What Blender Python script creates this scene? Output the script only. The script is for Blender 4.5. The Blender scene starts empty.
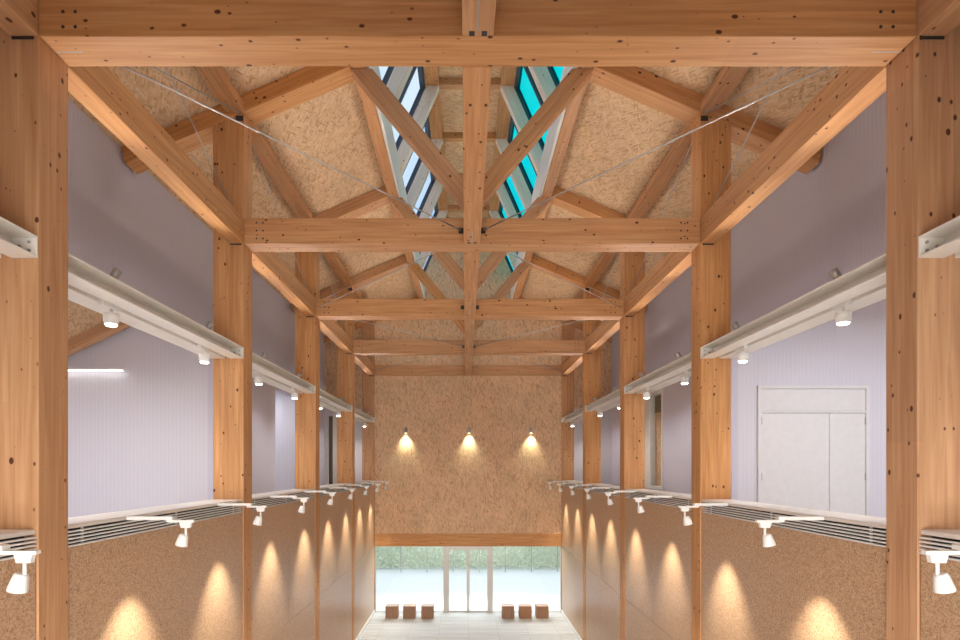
import bpy, bmesh, math, random
from mathutils import Vector, Matrix
random.seed(7)
S = bpy.context.scene
COL = S.collection

# ------------------------------------------------------------------ camera
cam_d = bpy.data.cameras.new('camera')
cam_d.sensor_width = 36.0
cam_d.lens = 593.3 / 960 * 36.0
cam_d.shift_x = 14.5 / 960
cam_d.shift_y = 147.0 / 960
cam_d.clip_start = 0.05
cam = bpy.data.objects.new('camera', cam_d)
COL.objects.link(cam)
cam.location = (-0.091, 0.0, 5.0)
cam.rotation_euler = (math.pi / 2, 0, 0)
S.camera = cam

# ------------------------------------------------------------------ world, exposure
S.view_settings.view_transform = 'Standard'
S.view_settings.look = 'None'
S.view_settings.gamma = 1.0
S.view_settings.use_curve_mapping = False
S.view_settings.exposure = 0.0
SKY = 1.3
w = bpy.data.worlds.new('sky'); S.world = w; w.use_nodes = True
nt = w.node_tree; nt.nodes.clear()
wo = nt.nodes.new('ShaderNodeOutputWorld'); bg = nt.nodes.new('ShaderNodeBackground')
tc = nt.nodes.new('ShaderNodeTexCoord'); nz = nt.nodes.new('ShaderNodeTexNoise')
rp = nt.nodes.new('ShaderNodeValToRGB')
nz.inputs['Scale'].default_value = 3.0; nz.inputs['Detail'].default_value = 5.0
rp.color_ramp.elements[0].position = 0.40; rp.color_ramp.elements[0].color = (0.50, 0.70, 1.0, 1)
rp.color_ramp.elements[1].position = 0.58; rp.color_ramp.elements[1].color = (0.95, 0.98, 1.0, 1)
nt.links.new(tc.outputs['Generated'], nz.inputs['Vector'])
nt.links.new(nz.outputs['Fac'], rp.inputs['Fac'])
nt.links.new(rp.outputs['Color'], bg.inputs['Color'])
bg.inputs['Strength'].default_value = SKY
nt.links.new(bg.outputs['Background'], wo.inputs['Surface'])

# lamp powers (room power drives added unseen lamps, the rest built fixtures)
P_UP, P_DOWN, P_ARM, P_SCONCE, P_STRIP, P_ROOM_FILL = 72.0, 90.0, 195.0, 105.0, 60.0, 222.0
L_STRIP = 58.0
WARM = (1.0, 0.92, 0.77)
NEUTRAL = (1.0, 0.95, 0.92)
COOL = (0.90, 0.92, 1.0)

# added area lights: daylight at the glazed end, fill through an invented back opening
def daylight(name, loc, aim, sx, sy, power, col, spread=180):
    ld = bpy.data.lights.new(name, 'AREA'); ld.shape = 'RECTANGLE'; ld.size = sx; ld.size_y = sy; ld.energy = power; ld.color = col; ld.spread = math.radians(spread)
    o = bpy.data.objects.new(name, ld); COL.objects.link(o); o.location = loc
    o.rotation_mode = 'QUATERNION'; o.rotation_quaternion = (Vector(aim) - Vector(loc)).to_track_quat('-Z', 'Y')
daylight('daylight_end', (0, 24.5, 3.7), (0, 12, 1.2), 7, 2.4, 480, (0.94, 0.98, 1.0), 125)
daylight('daylight_yard', (0, 30, 15), (0, 30, 0), 26, 14, 1350, (0.95, 0.98, 1.0))
daylight('daylight_back', (0, -7.0, 3.9), (0, 6, 3.9), 8, 4, 2100, (1.0, 0.98, 0.96))  # added fill from behind the viewpoint, no known source there
daylight('daylight_back_high', (0, -5.5, 7.2), (0, 5.0, 0.0), 7, 3, 1400, (1.0, 0.98, 0.95))

# ------------------------------------------------------------------ key dimensions (metres)
F = [0.317 + 4.0 * k for k in range(6)]       # front faces of the timber frames
DP = 0.33                                     # frame depth
W = 3.2                                       # half width of the hall
CW = 0.43                                     # column width
TZ0, TZ1 = 8.133, 8.49                        # tie beam bottom / top
NZ = 9.98                                     # rafter underside at the column
SL = 0.43                                     # roof slope
AX = 4.93                                     # gallery wall
LEDGE = 4.546
GF = 3.5                                      # gallery floor
ORD = ['first', 'second', 'third', 'fourth', 'fifth', 'sixth', 'seventh', 'eighth', 'ninth', 'tenth', 'eleventh', 'twelfth']


def roof_z(x):
    return NZ + 0.257 - SL * (abs(x) - W)


# ------------------------------------------------------------------ materials
def new_mat(name):
    m = bpy.data.materials.new(name); m.use_nodes = True
    n = m.node_tree.nodes; l = m.node_tree.links
    return m, n, l, n['Principled BSDF']


def node(n, typ, **kw):
    x = n.new(typ)
    for k, v in kw.items():
        setattr(x, k, v)
    return x


def math_n(n, l, op, a, b=None):
    x = n.new('ShaderNodeMath'); x.operation = op
    for i, v in enumerate((a, b)):
        if v is None:
            continue
        if isinstance(v, (int, float)):
            x.inputs[i].default_value = v
        else:
            l.new(v, x.inputs[i])
    return x.outputs[0]


def ramp(n, l, fac, stops):
    r = n.new('ShaderNodeValToRGB')
    e = r.color_ramp.elements
    while len(e) < len(stops):
        e.new(0.5)
    for i, (p, c) in enumerate(stops):
        e[i].position = p; e[i].color = (c[0], c[1], c[2], 1)
    l.new(fac, r.inputs['Fac'])
    return r.outputs['Color']


def mix_c(n, l, fac, a, b, mode='MIX'):
    x = n.new('ShaderNodeMix'); x.data_type = 'RGBA'; x.blend_type = mode
    for sock, v in ((x.inputs[0], fac), (x.inputs[6], a), (x.inputs[7], b)):
        if isinstance(v, (int, float)):
            sock.default_value = v
        elif isinstance(v, tuple):
            sock.default_value = (v[0], v[1], v[2], 1)
        else:
            l.new(v, sock)
    return x.outputs[2]


def wood(name, c_lo, c_hi, knots=1.0, rough=0.55, jitter=0.10):
    """glulam: grain along local X, laminations along local Z, scattered knots"""
    m, n, l, b = new_mat(name)
    tc = n.new('ShaderNodeTexCoord'); oi = n.new('ShaderNodeObjectInfo')
    off = node(n, 'ShaderNodeVectorMath', operation='SCALE')
    comb = n.new('ShaderNodeCombineXYZ')
    l.new(oi.outputs['Random'], comb.inputs[0]); l.new(oi.outputs['Random'], comb.inputs[1])
    l.new(comb.outputs[0], off.inputs[0]); off.inputs['Scale'].default_value = 53.0
    add = node(n, 'ShaderNodeVectorMath', operation='ADD')
    l.new(tc.outputs['Object'], add.inputs[0]); l.new(off.outputs[0], add.inputs[1])
    mp = n.new('ShaderNodeMapping'); mp.inputs['Scale'].default_value = (0.7, 16, 16)
    l.new(add.outputs[0], mp.inputs[0])
    g = n.new('ShaderNodeTexNoise'); g.inputs['Scale'].default_value = 1.6; g.inputs['Detail'].default_value = 5
    g.inputs['Distortion'].default_value = 0.6
    l.new(mp.outputs[0], g.inputs['Vector'])
    base = ramp(n, l, g.outputs['Fac'], [(0.30, c_lo), (0.68, c_hi)])
    sx = n.new('ShaderNodeSeparateXYZ'); l.new(add.outputs[0], sx.inputs[0])
    lam = math_n(n, l, 'FLOOR', math_n(n, l, 'DIVIDE', sx.outputs[2], 0.045))
    seg = math_n(n, l, 'FLOOR', math_n(n, l, 'ADD', math_n(n, l, 'DIVIDE', sx.outputs[0], 2.7), math_n(n, l, 'MULTIPLY', lam, 0.37)))
    cw = n.new('ShaderNodeCombineXYZ'); l.new(lam, cw.inputs[0]); l.new(seg, cw.inputs[1])
    wn = n.new('ShaderNodeTexWhiteNoise'); wn.noise_dimensions = '2D'; l.new(cw.outputs[0], wn.inputs['Vector'])
    hs = n.new('ShaderNodeHueSaturation')
    l.new(base, hs.inputs['Color'])
    v1 = math_n(n, l, 'ADD', math_n(n, l, 'MULTIPLY', wn.outputs['Value'], jitter), 1.0 - jitter / 2)
    v2 = math_n(n, l, 'ADD', math_n(n, l, 'MULTIPLY', oi.outputs['Random'], 0.10), 0.95)
    l.new(math_n(n, l, 'MULTIPLY', v1, v2), hs.inputs['Value'])
    l.new(math_n(n, l, 'ADD', math_n(n, l, 'MULTIPLY', oi.outputs['Random'], 0.16), 0.91), hs.inputs['Saturation'])
    # knots
    mk_ = n.new('ShaderNodeMapping'); mk_.inputs['Scale'].default_value = (8.5, 13.0, 13.0)
    l.new(add.outputs[0], mk_.inputs[0])
    vo = n.new('ShaderNodeTexVoronoi'); vo.inputs['Scale'].default_value = 1.0; vo.inputs['Randomness'].default_value = 1.0
    l.new(mk_.outputs[0], vo.inputs['Vector'])
    sc = n.new('ShaderNodeSeparateColor'); l.new(vo.outputs['Color'], sc.inputs[0])
    size = math_n(n, l, 'MULTIPLY', math_n(n, l, 'POWER', sc.outputs[0], 1.8), 0.215 * knots)
    k = math_n(n, l, 'SUBTRACT', size, vo.outputs['Distance'])
    kn = n.new('ShaderNodeMapRange'); kn.inputs['From Min'].default_value = -0.045; kn.inputs['From Max'].default_value = 0.03
    l.new(k, kn.inputs['Value'])
    col = mix_c(n, l, kn.outputs[0], hs.outputs['Color'], (c_lo[0] * 0.20, c_lo[1] * 0.13, c_lo[2] * 0.12))
    l.new(col, b.inputs['Base Color'])
    b.inputs['Roughness'].default_value = rough
    b.inputs['Specular IOR Level'].default_value = 0.3
    return m


def osb(name, c0, c1, c2, strand=(9.0, 42.0), rough=0.7, fan=1.0):
    """oriented strand board: overlapping layers of stretched chips, long axis local X"""
    m, n, l, b = new_mat(name)
    tc = n.new('ShaderNodeTexCoord'); oi = n.new('ShaderNodeObjectInfo')
    last = None
    for i, (ang, k) in enumerate(((0.0, 1.0), (0.5, 0.85), (-0.6, 1.15))):
        mp = n.new('ShaderNodeMapping')
        mp.inputs['Rotation'].default_value = (0, 0, ang * fan)
        mp0 = n.new('ShaderNodeMapping'); mp0.inputs['Scale'].default_value = (strand[0] * k, strand[1] * k, 1)
        mp0.inputs['Location'].default_value = (3.1 * i, 1.7 * i, 0)
        l.new(tc.outputs['Object'], mp.inputs[0]); l.new(mp.outputs[0], mp0.inputs[0])
        vo = n.new('ShaderNodeTexVoronoi'); vo.voronoi_dimensions = '2D'; vo.inputs['Scale'].default_value = 1.0
        l.new(mp0.outputs[0], vo.inputs['Vector'])
        sc = n.new('ShaderNodeSeparateColor'); l.new(vo.outputs['Color'], sc.inputs[0])
        c = ramp(n, l, sc.outputs[0], [(0.0, c0), (0.22, c1), (0.75, c2), (1.0, c1)])
        if last is None:
            last = c
        else:
            gt = math_n(n, l, 'GREATER_THAN', sc.outputs[1], 0.5)
            last = mix_c(n, l, gt, last, c)
    big = n.new('ShaderNodeTexNoise'); big.inputs['Scale'].default_value = 1.3; big.inputs['Detail'].default_value = 3
    l.new(tc.outputs['Object'], big.inputs['Vector'])
    t = ramp(n, l, big.outputs['Fac'], [(0.3, (0.90, 0.90, 0.90)), (0.7, (1.06, 1.04, 1.02))])
    l.new(mix_c(n, l, 1.0, last, t, 'MULTIPLY'), b.inputs['Base Color'])
    b.inputs['Roughness'].default_value = rough
    b.inputs['Specular IOR Level'].default_value = 0.25
    return m


def cork(name, c0, c1, c2, scale=92.0, rough=0.42):
    m, n, l, b = new_mat(name)
    tc = n.new('ShaderNodeTexCoord')
    vo = n.new('ShaderNodeTexVoronoi'); vo.inputs['Scale'].default_value = scale
    l.new(tc.outputs['Object'], vo.inputs['Vector'])
    sc = n.new('ShaderNodeSeparateColor'); l.new(vo.outputs['Color'], sc.inputs[0])
    c = ramp(n, l, sc.outputs[0], [(0.0, c0), (0.4, c1), (1.0, c2)])
    l.new(c, b.inputs['Base Color'])
    b.inputs['Roughness'].default_value = rough
    b.inputs['Specular IOR Level'].default_value = 0.5
    return m


def plain(name, c, rough=0.5, metal=0.0, spec=0.5):
    m, n, l, b = new_mat(name)
    tc = n.new('ShaderNodeTexCoord'); nz = n.new('ShaderNodeTexNoise')
    nz.inputs['Scale'].default_value = 9.0; nz.inputs['Detail'].default_value = 3
    l.new(tc.outputs['Object'], nz.inputs['Vector'])
    d = tuple(v * 0.95 for v in c)
    l.new(ramp(n, l, nz.outputs['Fac'], [(0.3, d), (0.7, c)]), b.inputs['Base Color'])
    b.inputs['Roughness'].default_value = rough; b.inputs['Metallic'].default_value = metal
    b.inputs['Specular IOR Level'].default_value = spec
    return m


def ribbed(name, c, axis, pitch=0.075):
    """painted wall sheeting with fine vertical ribs; the ribs run along Z, repeat along axis"""
    m, n, l, b = new_mat(name)
    geo = n.new('ShaderNodeNewGeometry'); sx = n.new('ShaderNodeSeparateXYZ')
    l.new(geo.outputs['Position'], sx.inputs[0])
    p = math_n(n, l, 'FRACT', math_n(n, l, 'DIVIDE', sx.outputs[axis], pitch))
    tri = math_n(n, l, 'ABSOLUTE', math_n(n, l, 'SUBTRACT', p, 0.5))
    r = ramp(n, l, tri, [(0.0, tuple(v * 0.94 for v in c)), (0.14, c), (0.5, c)])
    l.new(r, b.inputs['Base Color'])
    bp = n.new('ShaderNodeBump'); bp.inputs['Distance'].default_value = 0.01; bp.inputs['Strength'].default_value = 0.5
    l.new(tri, bp.inputs['Height']); l.new(bp.outputs[0], b.inputs['Normal'])
    b.inputs['Roughness'].default_value = 0.65
    b.inputs['Specular IOR Level'].default_value = 0.25
    return m


def glass(name, tint, gloss=0.06):
    m = bpy.data.materials.new(name); m.use_nodes = True
    n = m.node_tree.nodes; l = m.node_tree.links; n.clear()
    o = n.new('ShaderNodeOutputMaterial'); t = n.new('ShaderNodeBsdfTransparent'); g = n.new('ShaderNodeBsdfGlossy')
    mx = n.new('ShaderNodeMixShader')
    t.inputs['Color'].default_value = (*tint, 1); g.inputs['Roughness'].default_value = 0.03
    mx.inputs[0].default_value = gloss
    l.new(t.outputs[0], mx.inputs[1]); l.new(g.outputs[0], mx.inputs[2]); l.new(mx.outputs[0], o.inputs['Surface'])
    return m


def glow(name, c, strength):
    m, n, l, b = new_mat(name)
    b.inputs['Base Color'].default_value = (0.8, 0.8, 0.8, 1)
    b.inputs['Emission Color'].default_value = (*c, 1); b.inputs['Emission Strength'].default_value = strength
    return m


def planks(name):
    m, n, l, b = new_mat(name)
    tc = n.new('ShaderNodeTexCoord'); br = n.new('ShaderNodeTexBrick')
    br.inputs['Color1'].default_value = (0.62, 0.61, 0.60, 1); br.inputs['Color2'].default_value = (0.52, 0.51, 0.50, 1)
    br.inputs['Mortar'].default_value = (0.24, 0.22, 0.20, 1)
    br.inputs['Scale'].default_value = 1.0; br.inputs['Brick Width'].default_value = 1.8; br.inputs['Row Height'].default_value = 0.15
    br.inputs['Mortar Size'].default_value = 0.005; br.inputs['Bias'].default_value = 0.0
    l.new(tc.outputs['Object'], br.inputs['Vector'])
    mp = n.new('ShaderNodeMapping'); mp.inputs['Scale'].default_value = (1.0, 18, 1)
    l.new(tc.outputs['Object'], mp.inputs[0])
    nz = n.new('ShaderNodeTexNoise'); nz.inputs['Scale'].default_value = 2.0; nz.inputs['Detail'].default_value = 4
    l.new(mp.outputs[0], nz.inputs['Vector'])
    t = ramp(n, l, nz.outputs['Fac'], [(0.3, (0.82, 0.82, 0.82)), (0.7, (1.08, 1.08, 1.08))])
    l.new(mix_c(n, l, 1.0, br.outputs['Color'], t, 'MULTIPLY'), b.inputs['Base Color'])
    b.inputs['Roughness'].default_value = 0.6
    b.inputs['Specular IOR Level'].default_value = 0.15
    return m


M_WOOD = wood('glulam_timber', (0.445, 0.205, 0.082), (0.59, 0.325, 0.152))
M_PALE = wood('pale_softwood', (0.72, 0.58, 0.46), (0.82, 0.70, 0.58), knots=0.7)
M_PLY = wood('stool_wood', (0.30, 0.155, 0.085), (0.40, 0.22, 0.125), knots=0.0, rough=0.5)
M_CURB = plain('curb_board_paint', (0.78, 0.76, 0.70), 0.7)
M_OSB = osb('osb_roof_board', (0.42, 0.26, 0.135), (0.58, 0.38, 0.21), (0.70, 0.50, 0.31))
M_OSBW = osb('osb_wall_board', (0.47, 0.285, 0.165), (0.63, 0.41, 0.245), (0.76, 0.525, 0.33), strand=(9.0, 36.0), fan=0.6)
M_CORK = cork('pressed_chip_board', (0.29, 0.155, 0.08), (0.47, 0.295, 0.17), (0.60, 0.405, 0.25), rough=0.38)
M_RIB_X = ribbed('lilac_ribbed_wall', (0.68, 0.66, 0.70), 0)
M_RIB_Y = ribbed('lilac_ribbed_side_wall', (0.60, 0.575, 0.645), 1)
M_WHITE = plain('white_paint', (0.80, 0.78, 0.74), 0.45)
M_DOORW = plain('white_door_paint', (0.74, 0.725, 0.70), 0.5)
M_STEEL = plain('cream_steel_paint', (0.86, 0.82, 0.74), 0.4)
M_LAMP = plain('white_lamp_body', (0.84, 0.82, 0.77), 0.35)
M_GREYM = plain('grey_metal', (0.42, 0.41, 0.40), 0.35, 0.7)
M_ROD = plain('galvanised_rod', (0.50, 0.48, 0.45), 0.4, 0.6)
M_DARK = plain('dark_metal', (0.03, 0.028, 0.027), 0.5)
M_FRAME = plain('dark_window_frame', (0.05, 0.06, 0.075), 0.45)
M_BEIGE = plain('beige_aluminium', (0.66, 0.64, 0.59), 0.4, 0.1)
M_SHADOWGAP = plain('black_cavity', (0.02, 0.018, 0.016), 0.9)
M_FLOOR = planks('whitewashed_planks')
M_GALF = plain('gallery_floor_boards', (0.62, 0.57, 0.52), 0.5)
M_LEDGE = plain('cream_ledge_paint', (0.72, 0.66, 0.59), 0.35)
M_CONC = plain('pale_concrete', (0.82, 0.87, 0.92), 0.8)
M_CEILW = plain('white_ceiling', (0.78, 0.77, 0.78), 0.8)
M_LEAF = plain('pale_green_leaves', (0.72, 0.82, 0.66), 0.7)
M_SHADE = plain('olive_window_shade', (0.20, 0.17, 0.10), 0.8)
G_CLEAR = glass('clear_glass', (0.96, 0.98, 0.97))
G_BLUE = glass('blue_tinted_glass', (0.80, 0.87, 0.93))
G_CYAN = glass('cyan_tinted_glass', (0.01, 0.78, 0.80))
E_LAMP = glow('lamp_lens', (1.0, 0.95, 0.86), 9.0)
E_STRIP = glow('strip_lens', (1.0, 0.98, 0.96), 4.0)
E_LINE = glow('linear_lens', (1.0, 0.94, 0.90), L_STRIP)
E_WARM = glow('sconce_lens', (1.0, 0.86, 0.55), 9.0)


# ------------------------------------------------------------------ mesh helpers
class MB:
    def __init__(self):
        self.v = []; self.f = []

    def add(self, vs, fs):
        o = len(self.v)
        self.v += [Vector(p) for p in vs]
        self.f += [tuple(i + o for i in t) for t in fs]
        return self

    def box(self, x0, x1, y0, y1, z0, z1):
        x0, x1 = min(x0, x1), max(x0, x1); y0, y1 = min(y0, y1), max(y0, y1); z0, z1 = min(z0, z1), max(z0, z1)
        return self.add([(x0, y0, z0), (x1, y0, z0), (x1, y1, z0), (x0, y1, z0), (x0, y0, z1), (x1, y0, z1), (x1, y1, z1), (x0, y1, z1)],
                        [(3, 2, 1, 0), (4, 5, 6, 7), (0, 1, 5, 4), (1, 2, 6, 5), (2, 3, 7, 6), (3, 0, 4, 7)])

    def prism(self, poly, y0, y1):
        """polygon in XZ swept along Y"""
        n = len(poly)
        vs = [(x, y0, z) for x, z in poly] + [(x, y1, z) for x, z in poly]
        fs = [tuple(range(n)), tuple(reversed(range(n, 2 * n)))]
        fs += [(i, i + n, (i + 1) % n + n, (i + 1) % n) for i in range(n)]
        return self.add(vs, fs)

    def lathe(self, p, d, prof, seg=20):
        """profile of (distance along d, radius)"""
        d = Vector(d).normalized(); p = Vector(p)
        a = d.orthogonal().normalized(); b = d.cross(a)
        vs = []; fs = []
        for t, r in prof:
            for k in range(seg):
                q = 2 * math.pi * k / seg
                vs.append(p + d * t + (a * math.cos(q) + b * math.sin(q)) * r)
        for i in range(len(prof) - 1):
            for k in range(seg):
                k2 = (k + 1) % seg
                fs.append((i * seg + k, i * seg + k2, (i + 1) * seg + k2, (i + 1) * seg + k))
        fs.append(tuple(reversed(range(seg)))); fs.append(tuple(range((len(prof) - 1) * seg, len(prof) * seg)))
        return self.add(vs, fs)

    def rod(self, p0, p1, r, seg=10):
        p0 = Vector(p0); p1 = Vector(p1)
        return self.lathe(p0, p1 - p0, [(0, r), ((p1 - p0).length, r)], seg)

    def build(self, name, mat, parent=None, frame=None, bevel=0.0, smooth=False):
        """frame: 4x4 giving the local axes (timber grain runs along local X)"""
        if frame is None:
            c = sum(self.v, Vector()) / len(self.v)
            frame = Matrix.Translation(c)
        inv = frame.inverted()
        me = bpy.data.meshes.new(name)
        me.from_pydata([inv @ p for p in self.v], [], self.f)
        bm = bmesh.new(); bm.from_mesh(me)
        bmesh.ops.recalc_face_normals(bm, faces=bm.faces)
        if bevel:
            bmesh.ops.bevel(bm, geom=list(bm.edges), offset=bevel, segments=1, affect='EDGES', clamp_overlap=True)
        bm.to_mesh(me); bm.free()
        if smooth:
            for p in me.polygons:
                p.use_smooth = len(p.vertices) == 4
        me.materials.append(mat)
        o = bpy.data.objects.new(name, me); COL.objects.link(o)
        if parent is not None:
            o.parent = parent
            pm = Matrix.Translation(abs_loc(parent)) if parent.type == 'EMPTY' else WM[parent.name]
            o.matrix_basis = pm.inverted() @ frame
        else:
            o.matrix_basis = frame
        WM[o.name] = frame.copy()
        return o


WM = {}


def abs_loc(o):
    return Vector(o.location)


def axes(p, x, z):
    x = Vector(x).normalized(); z = Vector(z); z = (z - x * z.dot(x)).normalized(); y = z.cross(x)
    m = Matrix((x, y, z)).transposed().to_4x4()
    m.translation = Vector(p)
    return m


def tag(o, label, cat, group=None, kind=None):
    o['label'] = label
    if cat: o['category'] = cat
    if group: o['group'] = group
    if kind: o['kind'] = kind
    return o


def struct(o, label, cat):
    return tag(o, label, cat, None, 'structure')


def root(name, label, cat, loc, group=None, kind=None):
    o = bpy.data.objects.new(name, None); COL.objects.link(o)
    o.empty_display_size = 0.2; o.location = loc
    return tag(o, label, cat, group, kind)


def dup(r, loc, rz, label):
    c = r.copy(); COL.objects.link(c); c.location = loc; c.rotation_euler = (0, 0, rz); c['label'] = label
    for ch in r.children:
        k = ch.copy(); COL.objects.link(k); k.parent = c
        for g in ch.children:
            q = g.copy(); COL.objects.link(q); q.parent = k
    return c


def timber(name, x0, x1, y0, y1, z0, z1, along, parent=None, mat=None, bevel=0.006):
    c = ((x0 + x1) / 2, (y0 + y1) / 2, (z0 + z1) / 2)
    fr = {'X': axes(c, (1, 0, 0), (0, 0, 1)), 'Y': axes(c, (0, 1, 0), (0, 0, 1)), 'Z': axes(c, (0, 0, 1), (1, 0, 0))}[along]
    return MB().box(x0, x1, y0, y1, z0, z1).build(name, mat or M_WOOD, parent, fr, bevel)


def prism_timber(name, poly, y0, y1, direction, parent=None, mat=None, bevel=0.006):
    cx = sum(p[0] for p in poly) / len(poly); cz = sum(p[1] for p in poly) / len(poly)
    d = Vector((direction[0], 0, direction[1])).normalized()
    fr = axes((cx, (y0 + y1) / 2, cz), d, (-d.z, 0, d.x))
    return MB().prism(poly, y0, y1).build(name, mat or M_WOOD, parent, fr, bevel)


def spot(name, parent, loc, direction, power, size, blend, colour, radius=0.03):
    ld = bpy.data.lights.new(name, 'SPOT')
    ld.energy = power; ld.spot_size = math.radians(size); ld.spot_blend = blend; ld.color = colour; ld.shadow_soft_size = radius
    o = bpy.data.objects.new(name, ld); COL.objects.link(o)
    o.parent = parent
    q = Vector(direction).normalized().to_track_quat('-Z', 'Y')
    o.location = Vector(loc) - abs_loc(parent); o.rotation_mode = 'QUATERNION'; o.rotation_quaternion = q
    return o


SIDES = ((-1, 'left'), (1, 'right'))
YB = -1.6          # back end of what is built
YE = F[5] + 0.045  # face of the end wall

# ------------------------------------------------------------------ large structure
struct(MB().box(-W - 0.3, W + 0.3, YB, F[5] + 0.4, -0.1, 0).build('floor', M_FLOOR, None, axes((0, 0, 0), (1, 0, 0), (0, 0, 1))),
       'pale whitewashed plank floor at the bottom of the tall hall', 'floor')
struct(MB().box(-40, 40, F[5] + 0.4, 70, -0.1, -0.005).build('ground', M_CONC), 'bright white paved ground outside the glazed end', 'ground')

for s, side in SIDES:
    # lower hall wall: boards between the columns, horizontal joint at 2.27 m
    mb = MB()
    for k in range(-1, 5):
        y0 = (F[k] + DP + 0.012) if k >= 1 else (YB if k < 0 else F[0] + DP + 0.012)
        y1 = F[k + 1] - 0.012
        if k == -1:
            y1 = F[0] + DP
        ym = (y0 + y1) / 2
        for ya, yb in ((y0, ym - 0.002), (ym + 0.002, y1)):
            for za, zb in ((0.0, 2.262), (2.268, 4.365)):
                mb.box(s * (W + 0.012), s * (W + 0.05), ya, yb, za, zb)
        mb.box(s * (W + 0.05), s * (W + 0.10), y0, y1, 0, 4.36)
    struct(mb.build('wall_' + side, M_CORK), side + ' lower hall wall of brown pressed chip boards under the grille', 'wall')
    struct(MB().box(s * (W - 0.012), s * (W + 0.012), YB, F[5], 0, 0.11).build('baseboard_' + side, M_WHITE),
           'white baseboard along the ' + side + ' lower wall', 'baseboard')
    # gallery floor
    struct(MB().box(s * (W + 0.12), s * 9.0, YB, 20.9, GF - 0.15, GF).build('floor_gallery_' + side, M_GALF),
           side + ' gallery floor behind the ledge', 'floor')
    # upper gallery wall (hangs above the opening near the camera, full height further on)
    mb = MB()
    zt = roof_z(AX) + 0.02
    yr = 11.2 if s > 0 else 11.42
    mb.box(s * AX, s * (AX + 0.12), YB, yr, 7.1, zt)
    if s > 0:
        mb.box(s * AX, s * (AX + 0.12), 11.2, 15.1, GF, zt)
        mb.box(s * AX, s * (AX + 0.12), 15.1, 16.55, 7.05, zt)
        mb.box(s * AX, s * (AX + 0.12), 15.1, 16.55, GF, 4.42)
        mb.box(s * AX, s * (AX + 0.12), 16.55, YE + 0.1, GF, zt)
    else:
        mb.box(s * AX, s * (AX + 0.12), yr, 15.1, GF, zt)
        mb.box(s * AX, s * (AX + 0.12), 15.1, 17.4, 7.0, zt)
        mb.box(s * AX, s * (AX + 0.12), 17.4, YE + 0.1, GF, zt)
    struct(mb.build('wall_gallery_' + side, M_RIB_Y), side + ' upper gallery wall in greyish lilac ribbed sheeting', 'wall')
    # frontal wall of the side room
    top = 8.75
    mb = MB()
    if s > 0:
        dx0, dx1, dz = 5.415, 7.51, 6.535
        mb.box(AX + 0.12, dx0, 11.2, 11.32, GF, top); mb.box(dx1, 9.0, 11.2, 11.32, GF, top); mb.box(dx0, dx1, 11.2, 11.32, dz, top)
    else:
        mb.box(-9.0, -AX - 0.12, yr, yr + 0.12, GF, top)
    struct(mb.build('wall_room_' + side, M_RIB_X), 'lilac ribbed back wall of the ' + side + ' side room', 'wall')
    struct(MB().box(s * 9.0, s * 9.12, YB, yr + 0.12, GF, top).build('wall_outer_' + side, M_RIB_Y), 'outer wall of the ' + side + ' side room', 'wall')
    # back ends of the aisles
    x0, x1 = (s * (W + CW), s * (AX + 0.1))
    if s > 0:
        struct(MB().box(x0, x1, YE + 0.02, YE + 0.12, GF, 7.0).build('wall_aisle_' + side, M_RIB_X), 'lilac end wall of the right gallery aisle', 'wall')
    else:
        mb = MB().box(x0, -4.645, YE + 0.02, YE + 0.12, GF, 7.0).box(-4.80, x1, YE + 0.02, YE + 0.12, GF, 7.0)
        mb.box(-4.80, -4.645, YE + 0.02, YE + 0.12, 6.75, 7.0)
        struct(mb.build('wall_aisle_' + side, M_RIB_X), 'lilac end wall of the left gallery aisle', 'wall')
    struct(MB().prism([(x0, 7.0), (x1, 7.0), (x1, roof_z(AX)), (x0, roof_z(W + CW))], YE + 0.02, YE + 0.12)
           .build('wall_aisle_upper_' + side, M_OSBW, None, axes((x0, YE, 7), (0, 0, 1), (0, -1, 0))),
           'strand board gable above the ' + side + ' gallery aisle end', 'wall')

# left alcove further along the gallery
mb = MB().box(-8.0, -AX - 0.12, 17.3, 17.42, GF, 7.3)
struct(mb.build('wall_alcove_back', M_RIB_X), 'brightly lit lilac wall of the left gallery alcove', 'wall')
struct(MB().box(-8.0, -AX - 0.12, 15.0, 15.1, GF, 7.3).box(-8.1, -8.0, 15.0, 17.42, GF, 7.3).build('wall_alcove_side', M_RIB_Y), 'side wall of the left gallery alcove', 'wall')
struct(MB().box(-8.1, -AX - 0.12, 15.0, 17.42, 7.3, 7.4).build('ceiling_alcove', M_CEILW), 'white ceiling of the left gallery alcove', 'ceiling')

# end wall, strand board, up to the roof and the lantern gable
poly = [(-W, 2.28), (W, 2.28), (W, 4.4), (W + CW, 4.4), (W + CW, roof_z(W + CW)), (1.5, roof_z(1.5)), (1.62, 11.3), (0.9, 13.1),
        (-0.9, 13.1), (-1.62, 11.3), (-1.5, roof_z(1.5)), (-W - CW, roof_z(W + CW)), (-W - CW, 4.4), (-W, 4.4)]
EWF = axes((0, YE, 7), (0, 0, 1), (0, -1, 0))
ew = MB().prism(poly, YE, YE + 0.18).build('wall_end', M_OSBW, None, EWF)
struct(ew, 'tall strand board end wall above the glazed opening', 'wall')
mb = MB()
for x in (-2.0, -0.02 + 0.55, 2.0):
    mb.box(x - 0.003, x + 0.003, YE - 0.002, YE + 0.005, 2.75, 7.95)
mb.box(-W, W, YE - 0.002, YE + 0.005, 5.33, 5.336)
mb.build('board_joint', M_CORK, ew)
timber_ = timber('trim_1', -W, W, YE - 0.03, YE + 0.16, 2.28, 2.715, 'X')
struct(timber_, 'timber lintel across the end wall above the glazing', 'beam')
# side jambs below the lintel outside
struct(MB().box(-W - 0.6, -W, YE + 0.02, YE + 0.2, 0, 4.4).box(W, W + 0.6, YE + 0.02, YE + 0.2, 0, 4.4).build('wall_end_jambs', M_CORK), 'jambs each side of the glazed opening', 'wall')

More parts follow.
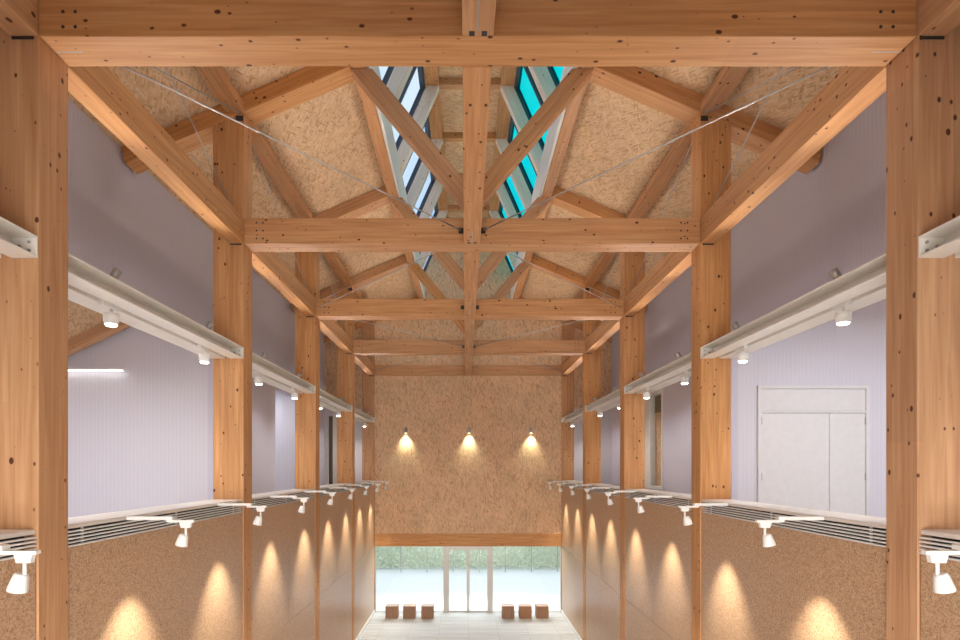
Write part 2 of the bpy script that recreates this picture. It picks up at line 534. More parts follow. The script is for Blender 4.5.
# roof
for s, side in SIDES:
    xo = AX + 0.14 if s < 0 else 9.1
    xi = 1.63
    sl = Vector((s, 0, -SL))
    fr = axes((s * 3.2, 9, roof_z(3.2)), (0, 1, 0), (s * SL, 0, 1))
    p = [(s * xi, roof_z(xi)), (s * xo, roof_z(xo)), (s * xo, roof_z(xo) + 0.15), (s * xi, roof_z(xi) + 0.15)]
    o = MB().prism(p, YB, YE + 0.3).build('ceiling_' + side, M_OSB, None, fr)
    struct(o, side + ' roof slope lined with strand board', 'ceiling')
    mb = MB()
    d = Vector((s, 0, -SL)).normalized(); nn = Vector((-s * SL, 0, -1)).normalized()
    for k in range(0, 11):
        y = F[0] + 2.0 * k + 0.16
        if k % 2 == 0:
            continue
        a = Vector((s * 1.72, y, roof_z(1.72))); b = Vector((s * (AX - 0.02), y, roof_z(AX - 0.02)))
        mb.add([a + Vector((0, -0.004, 0)), b + Vector((0, -0.004, 0)), b + Vector((0, 0.004, 0)), a + Vector((0, 0.004, 0)),
                a + Vector((0, -0.004, 0)) + nn * 0.002, b + Vector((0, -0.004, 0)) + nn * 0.002, b + Vector((0, 0.004, 0)) + nn * 0.002, a + Vector((0, 0.004, 0)) + nn * 0.002],
               [(3, 2, 1, 0), (4, 5, 6, 7), (0, 1, 5, 4), (1, 2, 6, 5), (2, 3, 7, 6), (3, 0, 4, 7)])
    mb.build('board_joint', M_CORK, o)
struct(MB().box(-1.05, 1.05, YB, YE + 0.3, 13.085, 13.25).build('ceiling_lantern', M_OSB, None, axes((0, 9, 13.1), (1, 0, 0), (0, 0, 1))),
       'strand board ceiling at the top of the roof lantern', 'ceiling')
# left side room: sloped board ceiling with a white upper part
def lz(x): return 7.76 - 0.48 * (abs(x) - 6.72)
p = [(-AX - 0.12, lz(AX + 0.12)), (-9.0, lz(9.0)), (-9.0, lz(9.0) + 0.12), (-AX - 0.12, lz(AX + 0.12) + 0.12)]
struct(MB().prism(p, YB, 11.41).build('ceiling_room_left', M_OSB, None, axes((-6.7, 8, 7.7), (0, 1, 0), (0, 0, 1))),
       'strand board lean-to ceiling of the left side room', 'ceiling')
struct(MB().box(-9.1, -AX - 0.1, YB, 11.5, 9.0, 9.1).build('trim_2', M_CEILW), 'roof over the left side room', 'ceiling')
# back wall behind the viewpoint, its opening invented and sized to shape the fill
mb = MB()
mb.box(-9.1, -3.0, YB - 0.15, YB, -0.1, 11.0); mb.box(3.0, 9.1, YB - 0.15, YB, -0.1, 11.0)
mb.box(-3.0, 3.0, YB - 0.15, YB, -0.1, 0.2); mb.box(-3.0, 3.0, YB - 0.15, YB, 5.0, 13.2)
struct(mb.build('wall_back', M_OSBW, None, axes((0, YB, 5), (0, 0, 1), (0, -1, 0))), 'strand board wall behind the viewpoint', 'wall')

# ------------------------------------------------------------------ end glazing and door
def frame_rect(mb, x0, x1, y0, y1, z0, z1, t):
    mb.box(x0, x0 + t, y0, y1, z0, z1); mb.box(x1 - t, x1, y0, y1, z0, z1)
    mb.box(x0 + t, x1 - t, y0, y1, z0, z0 + t); mb.box(x0 + t, x1 - t, y0, y1, z1 - t, z1)
    return mb

gy = YE + 0.09
for i, (x0, x1, nm) in enumerate(((-W + 0.0, -0.83, 'left'), (0.83, W, 'right'))):
    r = root('window_%d' % (i + 1), 'large fixed glass pane %s of the sliding door' % nm, 'window', ((x0 + x1) / 2, gy, 0), None, 'structure')
    frame_rect(MB(), x0, x1, gy - 0.02, gy + 0.02, 0.0, 2.28, 0.022).build('window_frame', M_BEIGE, r)
    MB().box(x0 + 0.022, x1 - 0.022, gy - 0.004, gy + 0.004, 0.022, 2.258).build('pane', G_CLEAR, r)
r = root('door_1', 'double glass sliding door with beige frame in the end wall', 'door', (0, gy, 0), None, 'structure')
mb = MB().box(-0.83, -0.71, gy - 0.05, gy + 0.06, 0, 2.28).box(0.71, 0.83, gy - 0.05, gy + 0.06, 0, 2.28).box(-0.71, 0.71, gy - 0.05, gy + 0.06, 2.2, 2.28)
mb.build('door_frame', M_BEIGE, r)
for x0, x1 in ((-0.71, 0.0), (0.0, 0.71)):
    lf = frame_rect(MB(), x0 + 0.002, x1 - 0.002, gy - 0.02, gy + 0.02, 0.005, 2.2, 0.05).build('door_leaf', M_BEIGE, r)
    MB().box(x0 + 0.052, x1 - 0.052, gy - 0.004, gy + 0.004, 0.055, 2.15).build('pane', G_CLEAR, lf)

# right side room double door with transom
dx0, dx1, dz = 5.415, 7.51, 6.535
r = root('door_2', 'white double door with transom panel in the right side room', 'door', ((dx0 + dx1) / 2, 11.2, GF), None, 'structure')
mb = MB().box(dx0, dx0 + 0.06, 11.16, 11.3, GF, dz).box(dx1 - 0.06, dx1, 11.16, 11.3, GF, dz).box(dx0 + 0.06, dx1 - 0.06, 11.16, 11.3, dz - 0.06, dz)
mb.box(dx0 + 0.06, dx1 - 0.06, 11.16, 11.3, 6.02, 6.06)
mb.build('door_frame', M_DOORW, r)
MB().box(dx0 + 0.063, dx1 - 0.063, 11.18, 11.22, 6.064, dz - 0.064).build('transom_panel', M_DOORW, r, None, 0.004)
xs = 6.765
for a, b in ((dx0 + 0.064, xs - 0.004), (xs + 0.004, dx1 - 0.064)):
    lf = MB().box(a, b, 11.18, 11.22, GF + 0.01, 6.014).build('door_leaf', M_DOORW, r, None, 0.004)
    hx = a if a < 6 else b
    for hz in (3.8, 4.75, 5.8):
        MB().box(hx - 0.014, hx + 0.014, 11.165, 11.179, hz, hz + 0.14).build('hinge', M_GREYM, lf)
struct(MB().box(5.0, 8.0, 11.6, 11.7, GF, 7).build('wall_beyond_door', M_CEILW), 'wall behind the right side room door', 'wall')

# right gallery window, white framed, board wall seen through it
r = root('window_3', 'tall white framed window in the right gallery wall', 'window', (AX, 15.8, 4.42), None, 'structure')
mb = MB()
y0, y1, z0, z1 = 15.1, 16.55, 4.42, 7.05
mb.box(AX - 0.02, AX + 0.12, y0, y0 + 0.06, z0, z1).box(AX - 0.02, AX + 0.12, y1 - 0.5, y1, z0, z1)
mb.box(AX - 0.02, AX + 0.12, y0 + 0.06, y1 - 0.5, z0, z0 + 0.08).box(AX - 0.02, AX + 0.12, y0 + 0.06, y1 - 0.5, z1 - 0.15, z1)
mb.build('window_frame', M_WHITE, r)
MB().box(AX + 0.05, AX + 0.058, y0 + 0.06, y1 - 0.5, z0 + 0.08, z1 - 0.15).build('pane', G_CLEAR, r)
MB().box(AX + 0.10, AX + 0.11, y0 + 0.06, y1 - 0.5, 6.45, z1 - 0.15).build('shade', M_SHADE, r)
struct(MB().box(AX + 0.14, AX + 0.2, 14.9, 16.7, GF, 7.3).build('wall_behind_window', M_OSBW, None, axes((AX, 15, 5), (0, 0, 1), (1, 0, 0))), 'board wall seen through the right gallery window', 'wall')
# narrow window at the end of the left aisle
r = root('window_4', 'narrow white framed window at the end of the left gallery', 'window', (-4.5, YE, GF), None, 'structure')
mb = MB().box(-4.645, -4.42, YE - 0.01, YE + 0.02, GF, 6.85)
mb.build('window_frame', M_WHITE, r)
MB().box(-4.80, -4.645, YE + 0.10, YE + 0.11, GF, 6.75).build('pane', M_SHADE, r)

# ------------------------------------------------------------------ columns
for s, side in SIDES:
    for k in range(1, 6):
        poly = [(s * W, 0), (s * (W + CW), 0), (s * (W + CW), NZ - SL * CW - 0.004), (s * W, NZ - 0.004)]
        o = prism_timber('timber_column', poly, F[k], F[k] + DP - (0.29 if k == 5 else 0), (0, 1))
        lab = '%s laminated timber column on the %s side, counted from the camera' % (ORD[k - 1], side)
        if k == 5:
            lab = 'laminated timber column at the %s edge of the end wall' % side
        tag(o, lab, 'column', 'timber columns along both sides', 'thing')
        if k < 5:
            br = MB().box(s * (W + 0.005), s * (W + 0.11), F[k] - 0.010, F[k] - 0.0005, NZ - 0.13, NZ - 0.06)
            br.build('rod_bracket', M_DARK, o)
        MB().box(s * (W + 0.03), s * (W + 0.19), F[k] - 0.006, F[k] + 0.02, TZ0 - 0.022, TZ0 - 0.002).build('bearing_plate', M_DARK, o)  # dark box stands in for the shaded gap under the side beam

# ------------------------------------------------------------------ trusses
BOLT = None
def bolt(parent, x, y, z):
    global BOLT
    if BOLT is None:
        o = MB().lathe((x, y + 0.004, z), (0, -1, 0), [(0, 0.013), (0.006, 0.013)], 10).build('bolt', M_DARK, parent)
        BOLT = o
        return o
    o = BOLT.copy(); COL.objects.link(o); o.parent = parent
    o.matrix_basis = Matrix.Translation(Vector((x, y + 0.001, z)) - abs_loc(parent))
    return o

for k in range(1, 5):
    f = F[k]
    r = root('roof_truss', '%s timber roof truss from the camera, spanning the hall' % ORD[k - 1], 'truss', (0, f, TZ0), 'roof trusses across the hall', 'thing')
    timber('tie_beam', -W + 0.004, W - 0.004, f, f + DP, TZ0, TZ1, 'X', r)
    timber('king_post', -0.113, 0.113, f + 0.03, f + 0.29, TZ1, 9.15, 'Z', r)
    for s, side in SIDES:
        # strut from the middle of the tie to the upper end of the rafter
        z_at = lambda x: 8.687 + (x - 0.115) * 1.209
        poly = [(s * 0.115, 8.69), (s * 1.72, 10.628), (s * 1.41, 10.628), (s * 0.115, 9.06)]
        prism_timber('strut', poly, f + 0.06, f + 0.26, (s * 0.637, 0.77), r)
        # rafter
        zb = lambda x: NZ - SL * (x - W)
        poly = [(s * 1.705, zb(1.705)), (s * (AX - 0.06), zb(AX - 0.06)), (s * (AX - 0.005), zb(AX - 0.005) + 0.257 - 0.005), (s * 1.705, zb(1.705) + 0.255)]
        prism_timber('rafter', poly, f, f + DP, (s * 1, -SL), r)
        for bx in (3.02, 2.93):
            for bz in (0.07, 0.18, 0.29):
                bolt(r, s * bx, f, TZ0 + bz)
        MB().box(s * 2.985, s * 3.19, f + 0.158, f + 0.170, TZ0 - 0.001, TZ0 + 0.01).build('slotted_plate', M_GREYM, r)
        if k > 1:
            MB().box(s * 0.12, s * 0.19, f - 0.004, f + 0.02, TZ0 + 0.14, TZ0 + 0.22).build('rod_pocket', M_DARK, r)
# end frame tie beam on the end wall
tag(timber('end_tie_beam', -W + 0.004, W - 0.004, F[5], F[5] + 0.043, TZ0, TZ1, 'X'), 'timber tie beam fixed flat against the end wall', 'beam', None, 'thing')
for s, side in SIDES:
    zb = lambda x: NZ - SL * (x - W)
    poly = [(s * 1.705, zb(1.705)), (s * AX, zb(AX)), (s * AX, zb(AX) + 0.252), (s * 1.705, zb(1.705) + 0.255)]
    tag(prism_timber('end_rafter', poly, F[5], F[5] + 0.043, (s * 1, -SL)), 'timber rafter fixed against the end wall on the %s' % side, 'rafter', None, 'thing')

# ------------------------------------------------------------------ longitudinal timbers, bay by bay
BAY = ['bay nearest the camera', 'second bay', 'third bay', 'fourth bay', 'last bay']
for k in range(0, 5):
    y0 = F[k] + DP + 0.003 if k > 0 else YB + 0.003
    y1 = F[k + 1] - 0.003
    tag(timber('centre_beam', -0.115, 0.115, y0, y1, TZ0, TZ1, 'Y'), 'centre timber beam linking the ties in the ' + BAY[k], 'beam', 'centre beams along the hall', 'thing')
    b = [o for o in COL.objects if o.name.startswith('centre_beam')][-1]
    if k < 4:
        for s in (-1, 1):
            MB().box(s * 0.045 - 0.02, s * 0.045 + 0.02, y1 - 0.05, y1 - 0.002, TZ0 - 0.002, TZ0 + 0.01).build('plug', M_DARK, b)
        MB().box(-0.006, 0.006, y1 - 0.42, y1 - 0.06, TZ0 - 0.002, TZ0 + 0.01).build('slotted_plate', M_GREYM, b)
    for s, side in SIDES:
        tag(timber('plate_beam', s * W, s * (W + 0.21), y0, y1, TZ0, TZ1, 'Y'), '%s side timber beam at tie level in the %s' % (side, BAY[k]), 'beam', 'side beams at tie level', 'thing')
        tag(timber('eaves_purlin', s * W, s * (W + 0.25), y0, y1, NZ - 0.004, NZ + 0.24 - 0.1, 'Y'), '%s purlin above the columns under the roof in the %s' % (side, BAY[k]), 'purlin', 'purlins above the columns', 'thing')
        y0b = F[k] if k > 0 else YB
        tag(timber('ridge_purlin', s * 1.5, s * 1.70, y0b + 0.003, F[k + 1] - 0.003, 10.63, 10.872, 'Y'), '%s purlin at the edge of the roof lantern in the %s' % (side, BAY[k]), 'purlin', 'purlins at the lantern edge', 'thing')

# ------------------------------------------------------------------ roof lantern
for s, side in SIDES:
    tag(MB().box(s * 1.455, s * 1.497, YB, YE - 0.01, 10.66, 11.3).box(s * 1.497, s * 1.625, YB, YE - 0.01, 10.876, 11.3).build('curb_board', M_CURB), 'pale upright board along the %s lantern sill' % side, 'board', None, 'thing')
    tag(timber('top_plate', s * 0.64, s * 0.90, YB, YE - 0.01, 12.93, 13.08, 'Y'), '%s timber plate along the top of the roof lantern' % side, 'beam', None, 'thing')
    ys = [F[0] + 2.0 * j for j in range(1, 10)]
    for j, y in enumerate(ys):
        poly = [(s * 0.64, 12.925), (s * 0.90, 12.925), (s * 1.617, 11.304), (s * 1.452, 11.304), (s * 1.452, 11.08)]
        o = prism_timber('lantern_stud', poly, y, y + 0.18, (s * 0.44, -1), None, M_PALE)
        tag(o, '%s sloping pale stud on the %s side of the roof lantern, counted from the camera' % (ORD[j], side), 'stud', 'sloping studs of the roof lantern', 'thing')
    # glazing between the studs, outside their outer edge
    n = Vector((s * 1.0, 0, 0.44)).normalized()
    for j in range(10):
        ya, yb = F[0] + 2.0 * j + 0.09, F[0] + 2.0 * (j + 1) + 0.09
        A = Vector((s * 0.925, 0, 12.93)); B = Vector((s * 1.635, 0, 11.32))
        r = root('window_%d' % (5 + j + (0 if s < 0 else 10)), '%s pane of %s glass on the %s side of the roof lantern' % (ORD[j], 'cyan tinted' if s > 0 else 'clear bluish', side),
                 'window', ((A.x + B.x) / 2, (ya + yb) / 2, 12.1), 'panes of the roof lantern', 'structure')
        def slab(mb, t0, t1, u0, u1, d0, d1):
            vs = []
            for dd in (d0, d1):
                for t, u in ((t0, u0), (t1, u0), (t1, u1), (t0, u1)):
                    q = A.lerp(B, t); vs.append((q.x + n.x * dd, u, q.z + n.z * dd))
            mb.add(vs, [(3, 2, 1, 0), (4, 5, 6, 7), (0, 1, 5, 4), (1, 2, 6, 5), (2, 3, 7, 6), (3, 0, 4, 7)])
            return mb
        mb = MB()
        slab(mb, 0, 1, ya, ya + 0.05, 0, 0.09); slab(mb, 0, 1, yb - 0.05, yb, 0, 0.09)
        slab(mb, 0, 0.05, ya + 0.05, yb - 0.05, 0, 0.09); slab(mb, 0.95, 1, ya + 0.05, yb - 0.05, 0, 0.09)
        ym = (ya + yb) / 2
        slab(mb, 0.05, 0.95, ym - 0.03, ym + 0.03, 0, 0.09)
        mb.build('window_frame', M_FRAME, r)
        slab(MB(), 0.05, 0.95, ya + 0.05, yb - 0.05, 0.04, 0.048).build('pane', G_BLUE if s < 0 else G_CYAN, r)
for j in range(1, 10):
    y = F[0] + 2.0 * j
    tag(timber('lantern_joist', -0.636, 0.636, y, y + 0.16, 12.935, 13.08, 'X'), '%s short cross joist under the lantern ceiling from the camera' % ORD[j - 1], 'joist', 'cross joists of the roof lantern', 'thing')

# ------------------------------------------------------------------ tension rods
def tension_rod(p0, p1, label):
    p0 = Vector(p0); p1 = Vector(p1); d = (p1 - p0).normalized()
    r = root('tension_rod', label, 'rod', p0, 'thin steel bracing rods', 'thing')
    MB().rod(p0, p1, 0.0085, 8).build('rod', M_ROD, r, None, 0, True)
    for p, q in ((p0, d), (p1, -d)):
        MB().lathe(p, q, [(0, 0.015), (0.10, 0.015), (0.13, 0.010)], 10).build('end_sleeve', M_ROD, r, None, 0, True)
    return r

zt = TZ0 + 0.18
for k in range(0, 5):
    ya = F[k] + DP + 0.01 if k else YB + 0.05
    yb = F[k + 1] - 0.012
    for s, side in SIDES:
        if k in (1, 3):
            tension_rod((s * (W - 0.08), ya, zt), (s * 0.16, yb - 0.012, zt), 'diagonal steel rod at tie level, %s half of the %s' % (side, BAY[k]))
        elif k in (2, 4):
            tension_rod((s * 0.15, ya, zt), (s * (W - 0.08), yb, zt), 'diagonal steel rod at tie level, %s half of the %s' % (side, BAY[k]))
        if k in (1, 2, 3):
            x = s * (W + 0.06)
            tension_rod((x, ya, TZ1 + 0.03), (x + s * 0.0, yb, NZ - 0.02), 'rising steel rod above the %s side beam in the %s' % (side, BAY[k]))
            tension_rod((x + s * 0.04, ya, NZ - 0.03), (x + s * 0.04, yb, TZ1 + 0.02), 'falling steel rod above the %s side beam in the %s' % (side, BAY[k]))

# ------------------------------------------------------------------ steel lighting beams
CZ0, CZ1 = 6.519, 6.675
for k in range(0, 5):
    y0 = F[k] + DP + 0.004 if k else YB + 0.01
    y1 = F[k + 1] - 0.004
    for s, side in SIDES:
        r = root('lighting_beam', 'cream steel channel beam carrying track lights, %s side of the %s' % (side, BAY[k]), 'steel beam',
                 (s * (W + 0.2), (y0 + y1) / 2, CZ0), 'cream steel beams between the columns', 'thing')
        t = 0.014
        mb = MB().box(s * W, s * (W + 0.19), y0, y1, CZ0, CZ0 + t).box(s * W, s * (W + 0.19), y0, y1, CZ1 - t, CZ1).box(s * (W + 0.176), s * (W + 0.19), y0, y1, CZ0 + t, CZ1 - t)
        mb.build('inner_channel', M_STEEL, r)
        mb = MB().box(s * (W + 0.265), s * (W + 0.50), y0, y1, CZ0, CZ0 + t).box(s * (W + 0.265), s * (W + 0.50), y0, y1, CZ1 - t, CZ1).box(s * (W + 0.265), s * (W + 0.279), y0, y1, CZ0 + t, CZ1 - t)
        mb.build('outer_channel', M_STEEL, r)
        # web sides meet across a narrow slot that holds the track
        MB().box(s * (W + 0.192), s * (W + 0.212), y0, y1, CZ0 + 0.02, CZ0 + 0.06).build('track', M_LAMP, r)
        for ye, d in ((y1, -1),):
            ep = MB().box(s * (W + 0.001), s * (W + 0.176), ye - 0.012, ye, CZ0 + t, CZ1 - t).build('end_plate', M_STEEL, r)
            for bx, bz in ((0.05, 0.05), (0.05, 0.11), (0.12, 0.08)):
                MB().lathe((s * (W + bx), ye - 0.012, CZ0 + bz), (0, -1, 0), [(0, 0.011), (0.012, 0.011)], 6).build('bolt', M_GREYM, ep)

# ------------------------------------------------------------------ ledges and grilles
for k in range(0, 5):
    y0 = F[k] + DP + 0.003 if k else YB + 0.01
    y1 = F[k + 1] - 0.003
    for s, side in SIDES:
        o = MB().box(s * (W + 0.015), s * (W + 0.45), y0, y1, LEDGE - 0.035, LEDGE).build('ledge', M_LEDGE, None, None, 0.006)
        tag(o, 'cream ledge capping the %s wall grille in the %s' % (side, BAY[k]), 'ledge', 'ledges above the wall grilles', 'thing')
        r = root('wall_grille', 'white slatted vent grille below the %s ledge in the %s' % (side, BAY[k]), 'grille', (s * (W + 0.05), (y0 + y1) / 2, 4.365), 'slatted vent grilles along the walls', 'thing')
        mb = MB()
        for j in range(5):
            z = 4.368 + j * 0.0285
            mb.box(s * (W + 0.008), s * (W + 0.045), y0, y1, z, z + 0.012)
        mb.build('slats', M_WHITE, r)
        mb = MB()
        nb = 3
        for j in range(nb):
            y = y0 + (y1 - y0) * (j + 0.15) / (nb - 0.7)
            mb.box(s * (W + 0.046), s * (W + 0.056), y - 0.012, y + 0.012, 4.366, 4.509)
        mb.build('stays', M_WHITE, r)
        MB().box(s * (W + 0.10), s * (W + 0.11), y0, y1, 4.36, 4.509).build('backing', M_SHADOWGAP, r)  # black sheet stands in for the shade behind the slats

# ------------------------------------------------------------------ arm spotlights over the hall walls
def arm_spot(label):
    # built for the left wall: the arm points +X, root at the wall plane under the ledge edge
    y = F[1] + 1.155; x = -W; z = 4.50
    r = root('arm_spotlight', label, 'spotlight', (x, y, z), 'white spotlights on arms over the wall grilles', 'thing')
    MB().box(x + 0.002, x + 0.42, y - 0.036, y + 0.036, z + 0.012, z + 0.044).build('arm', M_LAMP, r, None, 0.003)
    MB().box(x + 0.36, x + 0.61, y - 0.024, y + 0.024, z - 0.010, z + 0.012).build('track', M_LAMP, r, None, 0.003)
    a = MB().prism([(x + 0.475, z - 0.01), (x + 0.585, z - 0.01), (x + 0.575, z - 0.06), (x + 0.49, z - 0.06)], y - 0.02, y + 0.02).build('adapter', M_LAMP, r, None, 0.003)
    MB().rod((x + 0.53, y, z - 0.06), (x + 0.53, y, z - 0.138), 0.011, 10).build('stem', M_LAMP, a, None, 0, True)
    d = Vector((-math.sin(math.radians(14)), 0, -math.cos(math.radians(14))))
    hp = Vector((x + 0.512, y, z - 0.122))
    h = MB().lathe(hp, d, [(0, 0.026), (0.005, 0.036), (0.02, 0.041), (0.08, 0.052), (0.106, 0.055), (0.109, 0.048), (0.098, 0.046)], 22).build('head', M_LAMP, r, None, 0, True)
    MB().lathe(hp + d * 0.099, d, [(0, 0.044), (0.002, 0.044)], 22).build('lens', E_LAMP, h)
    spot('spot_light', r, hp + d * 0.12, d, P_ARM, 70, 0.85, WARM, 0.02)
    return r

proto = None
for s, side in SIDES:
    for j in range(9):
        y = F[0] + 3.155 + 2.0 * j
        lab = '%s white spotlight on an arm from the %s wall ledge, counted from the camera' % (ORD[j], side)
        if proto is None:
            proto = arm_spot(lab)
            proto.location = (-W, y, 4.50)
        else:
            dup(proto, (s * W, y, 4.50), 0 if s < 0 else math.pi, lab)

# ------------------------------------------------------------------ track downlights and uplights on the steel beams
def downlight(label):
    x, y, z = -W - 0.228, F[1] + 1.24, CZ0
    r = root('track_downlight', label, 'spotlight', (x, y, z), 'track downlights under the steel beams', 'thing')
    a = MB().box(x - 0.022, x + 0.030, y - 0.13, y + 0.13, z - 0.035, z + 0.018).build('adapter', M_LAMP, r, None, 0.004)
    MB().rod((x, y + 0.03, z - 0.035), (x, y + 0.03, z - 0.085), 0.012, 10).build('stem', M_LAMP, a, None, 0, True)
    h = MB().lathe((x, y + 0.03, z - 0.075), (0, 0, -1), [(0, 0.060), (0.004, 0.066), (0.075, 0.067), (0.078, 0.060), (0.10, 0.058), (0.102, 0.05)], 24).build('head', M_LAMP, r, None, 0, True)
    MB().lathe((x, y + 0.03, z - 0.1775), (0, 0, -1), [(0, 0.054), (0.014, 0.046)], 24).build('lens', E_LAMP, h, None, 0, True)
    spot('down_light', r, (x, y + 0.03, z - 0.20), (-0.8, 0.0, -1), P_DOWN, 120, 0.8, NEUTRAL, 0.05)
    return r

def uplight(label, s, y):
    x, z = s * (W + 0.10), CZ1
    r = root('uplight', label, 'uplight', (x, y, z), 'small uplights on top of the steel beams', 'thing')
    st = MB().rod((x, y, z), (x, y, z + 0.07), 0.010, 8).lathe((x, y, z), (0, 0, 1), [(0, 0.03), (0.012, 0.03)], 12).build('stand', M_GREYM, r, None, 0, False)
    d = Vector((-s * 0.50, 0.12, 0.86)).normalized()
    h = MB().lathe(Vector((x, y, z + 0.09)) - d * 0.05, d, [(0, 0.030), (0.005, 0.036), (0.095, 0.040), (0.10, 0.036), (0.09, 0.033)], 18).build('head', M_GREYM, r, None, 0, True)
    MB().lathe(Vector((x, y, z + 0.09)) + d * 0.012, d, [(0, 0.032), (0.002, 0.032)], 18).build('lens', E_LAMP, h)
    spot('up_light', r, Vector((x, y, z + 0.09)) + d * 0.06, (-s * 0.45, -0.40, 0.90), P_UP, 110, 0.6, NEUTRAL, 0.05)
    return r

pd = pu = None
for s, side in SIDES:
    for j in range(9):
        y = F[0] + 3.24 + 2.0 * j
        l1 = '%s lit white track downlight below the %s steel beam, counted from the camera' % (ORD[j], side)
        l2 = '%s small grey uplight standing on the %s steel beam, counted from the camera' % (ORD[j], side)
        if pd is None:
            pd = downlight(l1); pd.location = (-W - 0.228, y, CZ0)
        else:
            dup(pd, (s * (W + 0.228), y, CZ0), 0 if s < 0 else math.pi, l1)
        if j == 0:
            pu = uplight(l2, s, y - 0.12)
        else:
            dup(pu, (s * (W + 0.10), y - 0.12, CZ1), 0, l2)

for k in range(0, 5):
    ya = F[k] + DP + 0.15 if k else -0.9
    yb = ya + 1.5
    r = root('linear_lamp', 'slim linear lamp on top of the centre beam in the ' + BAY[k], 'linear lamp', (0, (ya + yb) / 2, TZ1), 'linear lamps on the centre beams', 'thing')
    MB().box(-0.02, 0.02, ya, yb, TZ1 + 0.002, TZ1 + 0.10).build('housing', M_LAMP, r)
    MB().box(-0.02, 0.02, ya, yb, TZ1 + 0.102, TZ1 + 0.142).build('diffuser', E_LINE, r)

# ------------------------------------------------------------------ end wall sconces
def sconce(label, x):
    z = 6.22; y = YE
    r = root('wall_downlight', label, 'wall lamp', (x, y, z), 'small downlights on the end wall', 'thing')
    MB().box(x - 0.035, x + 0.035, y - 0.05, y, z + 0.03, z + 0.09).build('bracket', M_GREYM, r)
    h = MB().lathe((x, y - 0.10, z + 0.13), (0, 0, -1), [(0, 0.046), (0.004, 0.05), (0.19, 0.05), (0.192, 0.044)], 18).build('body', M_GREYM, r, None, 0, True)
    MB().lathe((x, y - 0.10, z - 0.064), (0, 0, -1), [(0, 0.042), (0.004, 0.040)], 18).build('lens', E_WARM, h)
    spot('wall_light', r, (x, y - 0.10, z - 0.075), (0, 0.18, -1), P_SCONCE, 88, 1.0, (0.95, 1.0, 0.72), 0.02)
    return r

ps = sconce('left of three small downlights on the strand board end wall', -2.13)
dup(ps, (0.03, YE, 6.22), 0, 'middle of three small downlights on the strand board end wall')
dup(ps, (2.15, YE, 6.22), 0, 'right of three small downlights on the strand board end wall')

# ------------------------------------------------------------------ side rooms: strip light, rafter, added unseen fill lamps
def strip(label, x0, x1, y, z, power):
    r = root('strip_light', label, 'strip light', ((x0 + x1) / 2, y, z), None, 'thing')
    b = MB().box(x0, x1, y - 0.03, y + 0.03, z, z + 0.03).build('housing', M_LAMP, r)
    MB().box(x0 + 0.02, x1 - 0.02, y - 0.026, y + 0.026, z - 0.016, z - 0.0005).build('lens', E_STRIP, r)
    MB().box(x1, x1 + 0.012, y - 0.03, y + 0.03, z - 0.016, z + 0.03).build('end_cap', M_LAMP, r)
    return r
strip('lit white strip light on the lilac wall of the left side room', -8.4, -6.62, 11.33, 6.85, P_STRIP)

prism_timber('rafter_left_room', [(-5.1, lz(5.1) - 0.004), (-8.95, lz(8.95) - 0.004), (-8.95, lz(8.95) - 0.235), (-5.1, lz(5.1) - 0.235)], 11.05, 11.25, (-1, -0.48))
o = COL.objects['rafter_left_room']; o.name = 'rafter'
tag(o, 'sloping timber rafter under the lean-to ceiling of the left side room', 'rafter', None, 'thing')

def room_fill_lamp(label, x, y, z, power, sx, sy):  # added unseen lamps that brighten the side room walls
    r = root('ceiling_lamp', label, 'ceiling lamp', (x, y, z), None, 'thing')
    MB().box(x - sx / 2, x + sx / 2, y - sy / 2, y + sy / 2, z, z + 0.05).build('housing', M_LAMP, r)
    ld = bpy.data.lights.new('room_light', 'AREA'); ld.shape = 'RECTANGLE'; ld.size = sx; ld.size_y = sy; ld.energy = power; ld.color = COOL
    lo = bpy.data.objects.new('room_light', ld); COL.objects.link(lo); lo.parent = r; lo.location = (0, 0, -0.01)
room_fill_lamp('white ceiling lamp in the left side room, out of sight above the wall', -6.4, 7.4, 7.0, P_ROOM_FILL, 1.6, 1.6)
room_fill_lamp('white ceiling lamp in the right side room, out of sight above the wall', 7.0, 7.4, 7.9, P_ROOM_FILL, 1.6, 1.6)
room_fill_lamp('white ceiling lamp in the left gallery alcove', -6.2, 16.2, 7.2, 40, 0.8, 0.8)

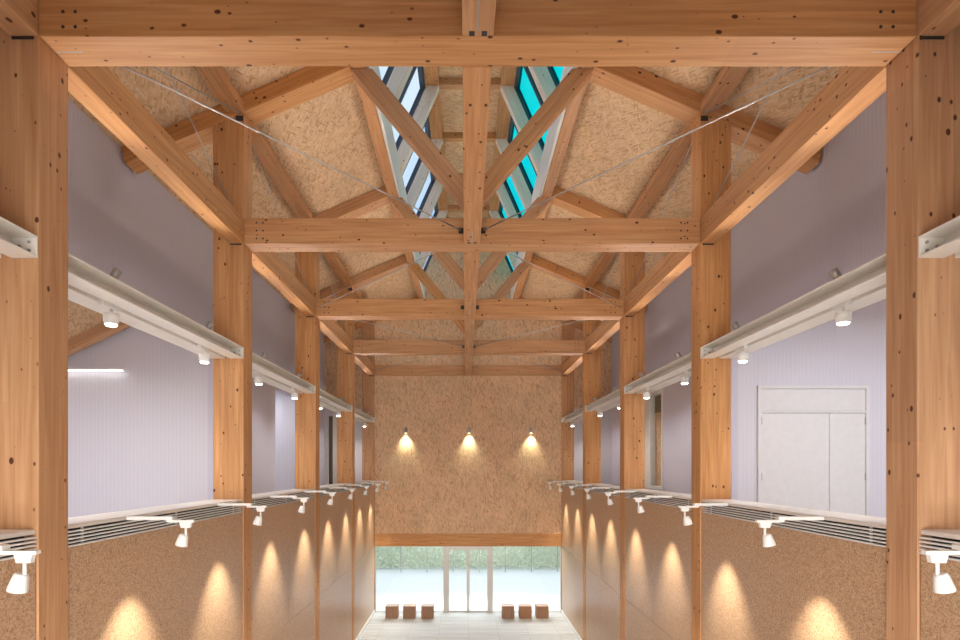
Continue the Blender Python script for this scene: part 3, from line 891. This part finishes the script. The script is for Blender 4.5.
# ------------------------------------------------------------------ stools
def stool(label, x):
    y = 19.57; h = 0.405
    r = root('cube_stool', label, 'stool', (x, y, 0), 'wooden cube stools by the glazed end', 'thing')
    a = h / 2; t = 0.018
    c = (x, y, h / 2)
    MB().box(x - a, x + a, y, y + h, h - t, h).build('top_panel', M_PLY, r, None, 0.002)
    MB().box(x - a, x + a, y, y + t, 0, h - t).build('front_panel', M_PLY, r, axes(c, (0, 0, 1), (0, -1, 0)), 0.002)
    MB().box(x - a, x + a, y + h - t, y + h, 0, h - t).build('back_panel', M_PLY, r, axes(c, (0, 0, 1), (0, 1, 0)), 0.002)
    for s in (-1, 1):
        MB().box(x + s * a, x + s * (a - t), y + t, y + h - t, 0, h - t).build('side_panel', M_PLY, r, axes(c, (0, 0, 1), (1, 0, 0)), 0.002)
    return r
xs = (-2.53, -1.95, -1.35, 1.32, 1.89, 2.45)
nm = ('outermost wooden cube stool left of the glass door', 'middle wooden cube stool left of the glass door', 'wooden cube stool nearest the glass door on the left',
      'wooden cube stool nearest the glass door on the right', 'middle wooden cube stool right of the glass door', 'outermost wooden cube stool right of the glass door')
pr = None
for x, l_ in zip(xs, nm):
    if pr is None:
        pr = stool(l_, x)
    else:
        dup(pr, (x, 19.57, 0), 0, l_)

# ------------------------------------------------------------------ outside: fence and hedge
r = root('garden_fence', 'thin wire fence in front of the green hedge outside', 'fence', (0, 28.2, 0), None, 'thing')
for i in range(-9, 10):
    x = i * 1.24 + 0.56
    MB().box(x - 0.02, x + 0.02, 28.18, 28.22, 0, 2.4).build('post', M_GREYM, r)
mb = MB()
for z in (0.1, 0.5, 0.9, 1.3, 1.7, 2.1, 2.36):
    mb.box(-12, 12, 28.2, 28.208, z, z + 0.008)
mb.build('rail_wires', M_BEIGE, r)
mb = MB()
rnd = random.Random(3)
mb.box(-16, 16, 29.9, 30.6, 0.0, 4.2)
for i in range(22000):
    x = rnd.uniform(-15, 15); y = 28.9 + rnd.random() ** 1.5 * 1.6; z = rnd.uniform(0.0, 3.6 + 0.5 * math.sin(x * 1.7) + 0.3 * math.sin(x * 4.1))
    q = rnd.uniform(0.05, 0.11); a = Vector((rnd.gauss(0, 1), rnd.gauss(0, 1), rnd.gauss(0, 1))).normalized(); b = a.orthogonal().normalized()
    c = Vector((x, y, max(z, 0.1)))
    mb.add([c - a * q, c - b * q * 0.5, c + a * q, c + b * q * 0.5], [(0, 1, 2, 3)])
o = mb.build('hedge_foliage', M_LEAF)
tag(o, 'pale green hedge behind the fence outside the glazed end', 'hedge', None, 'stuff')
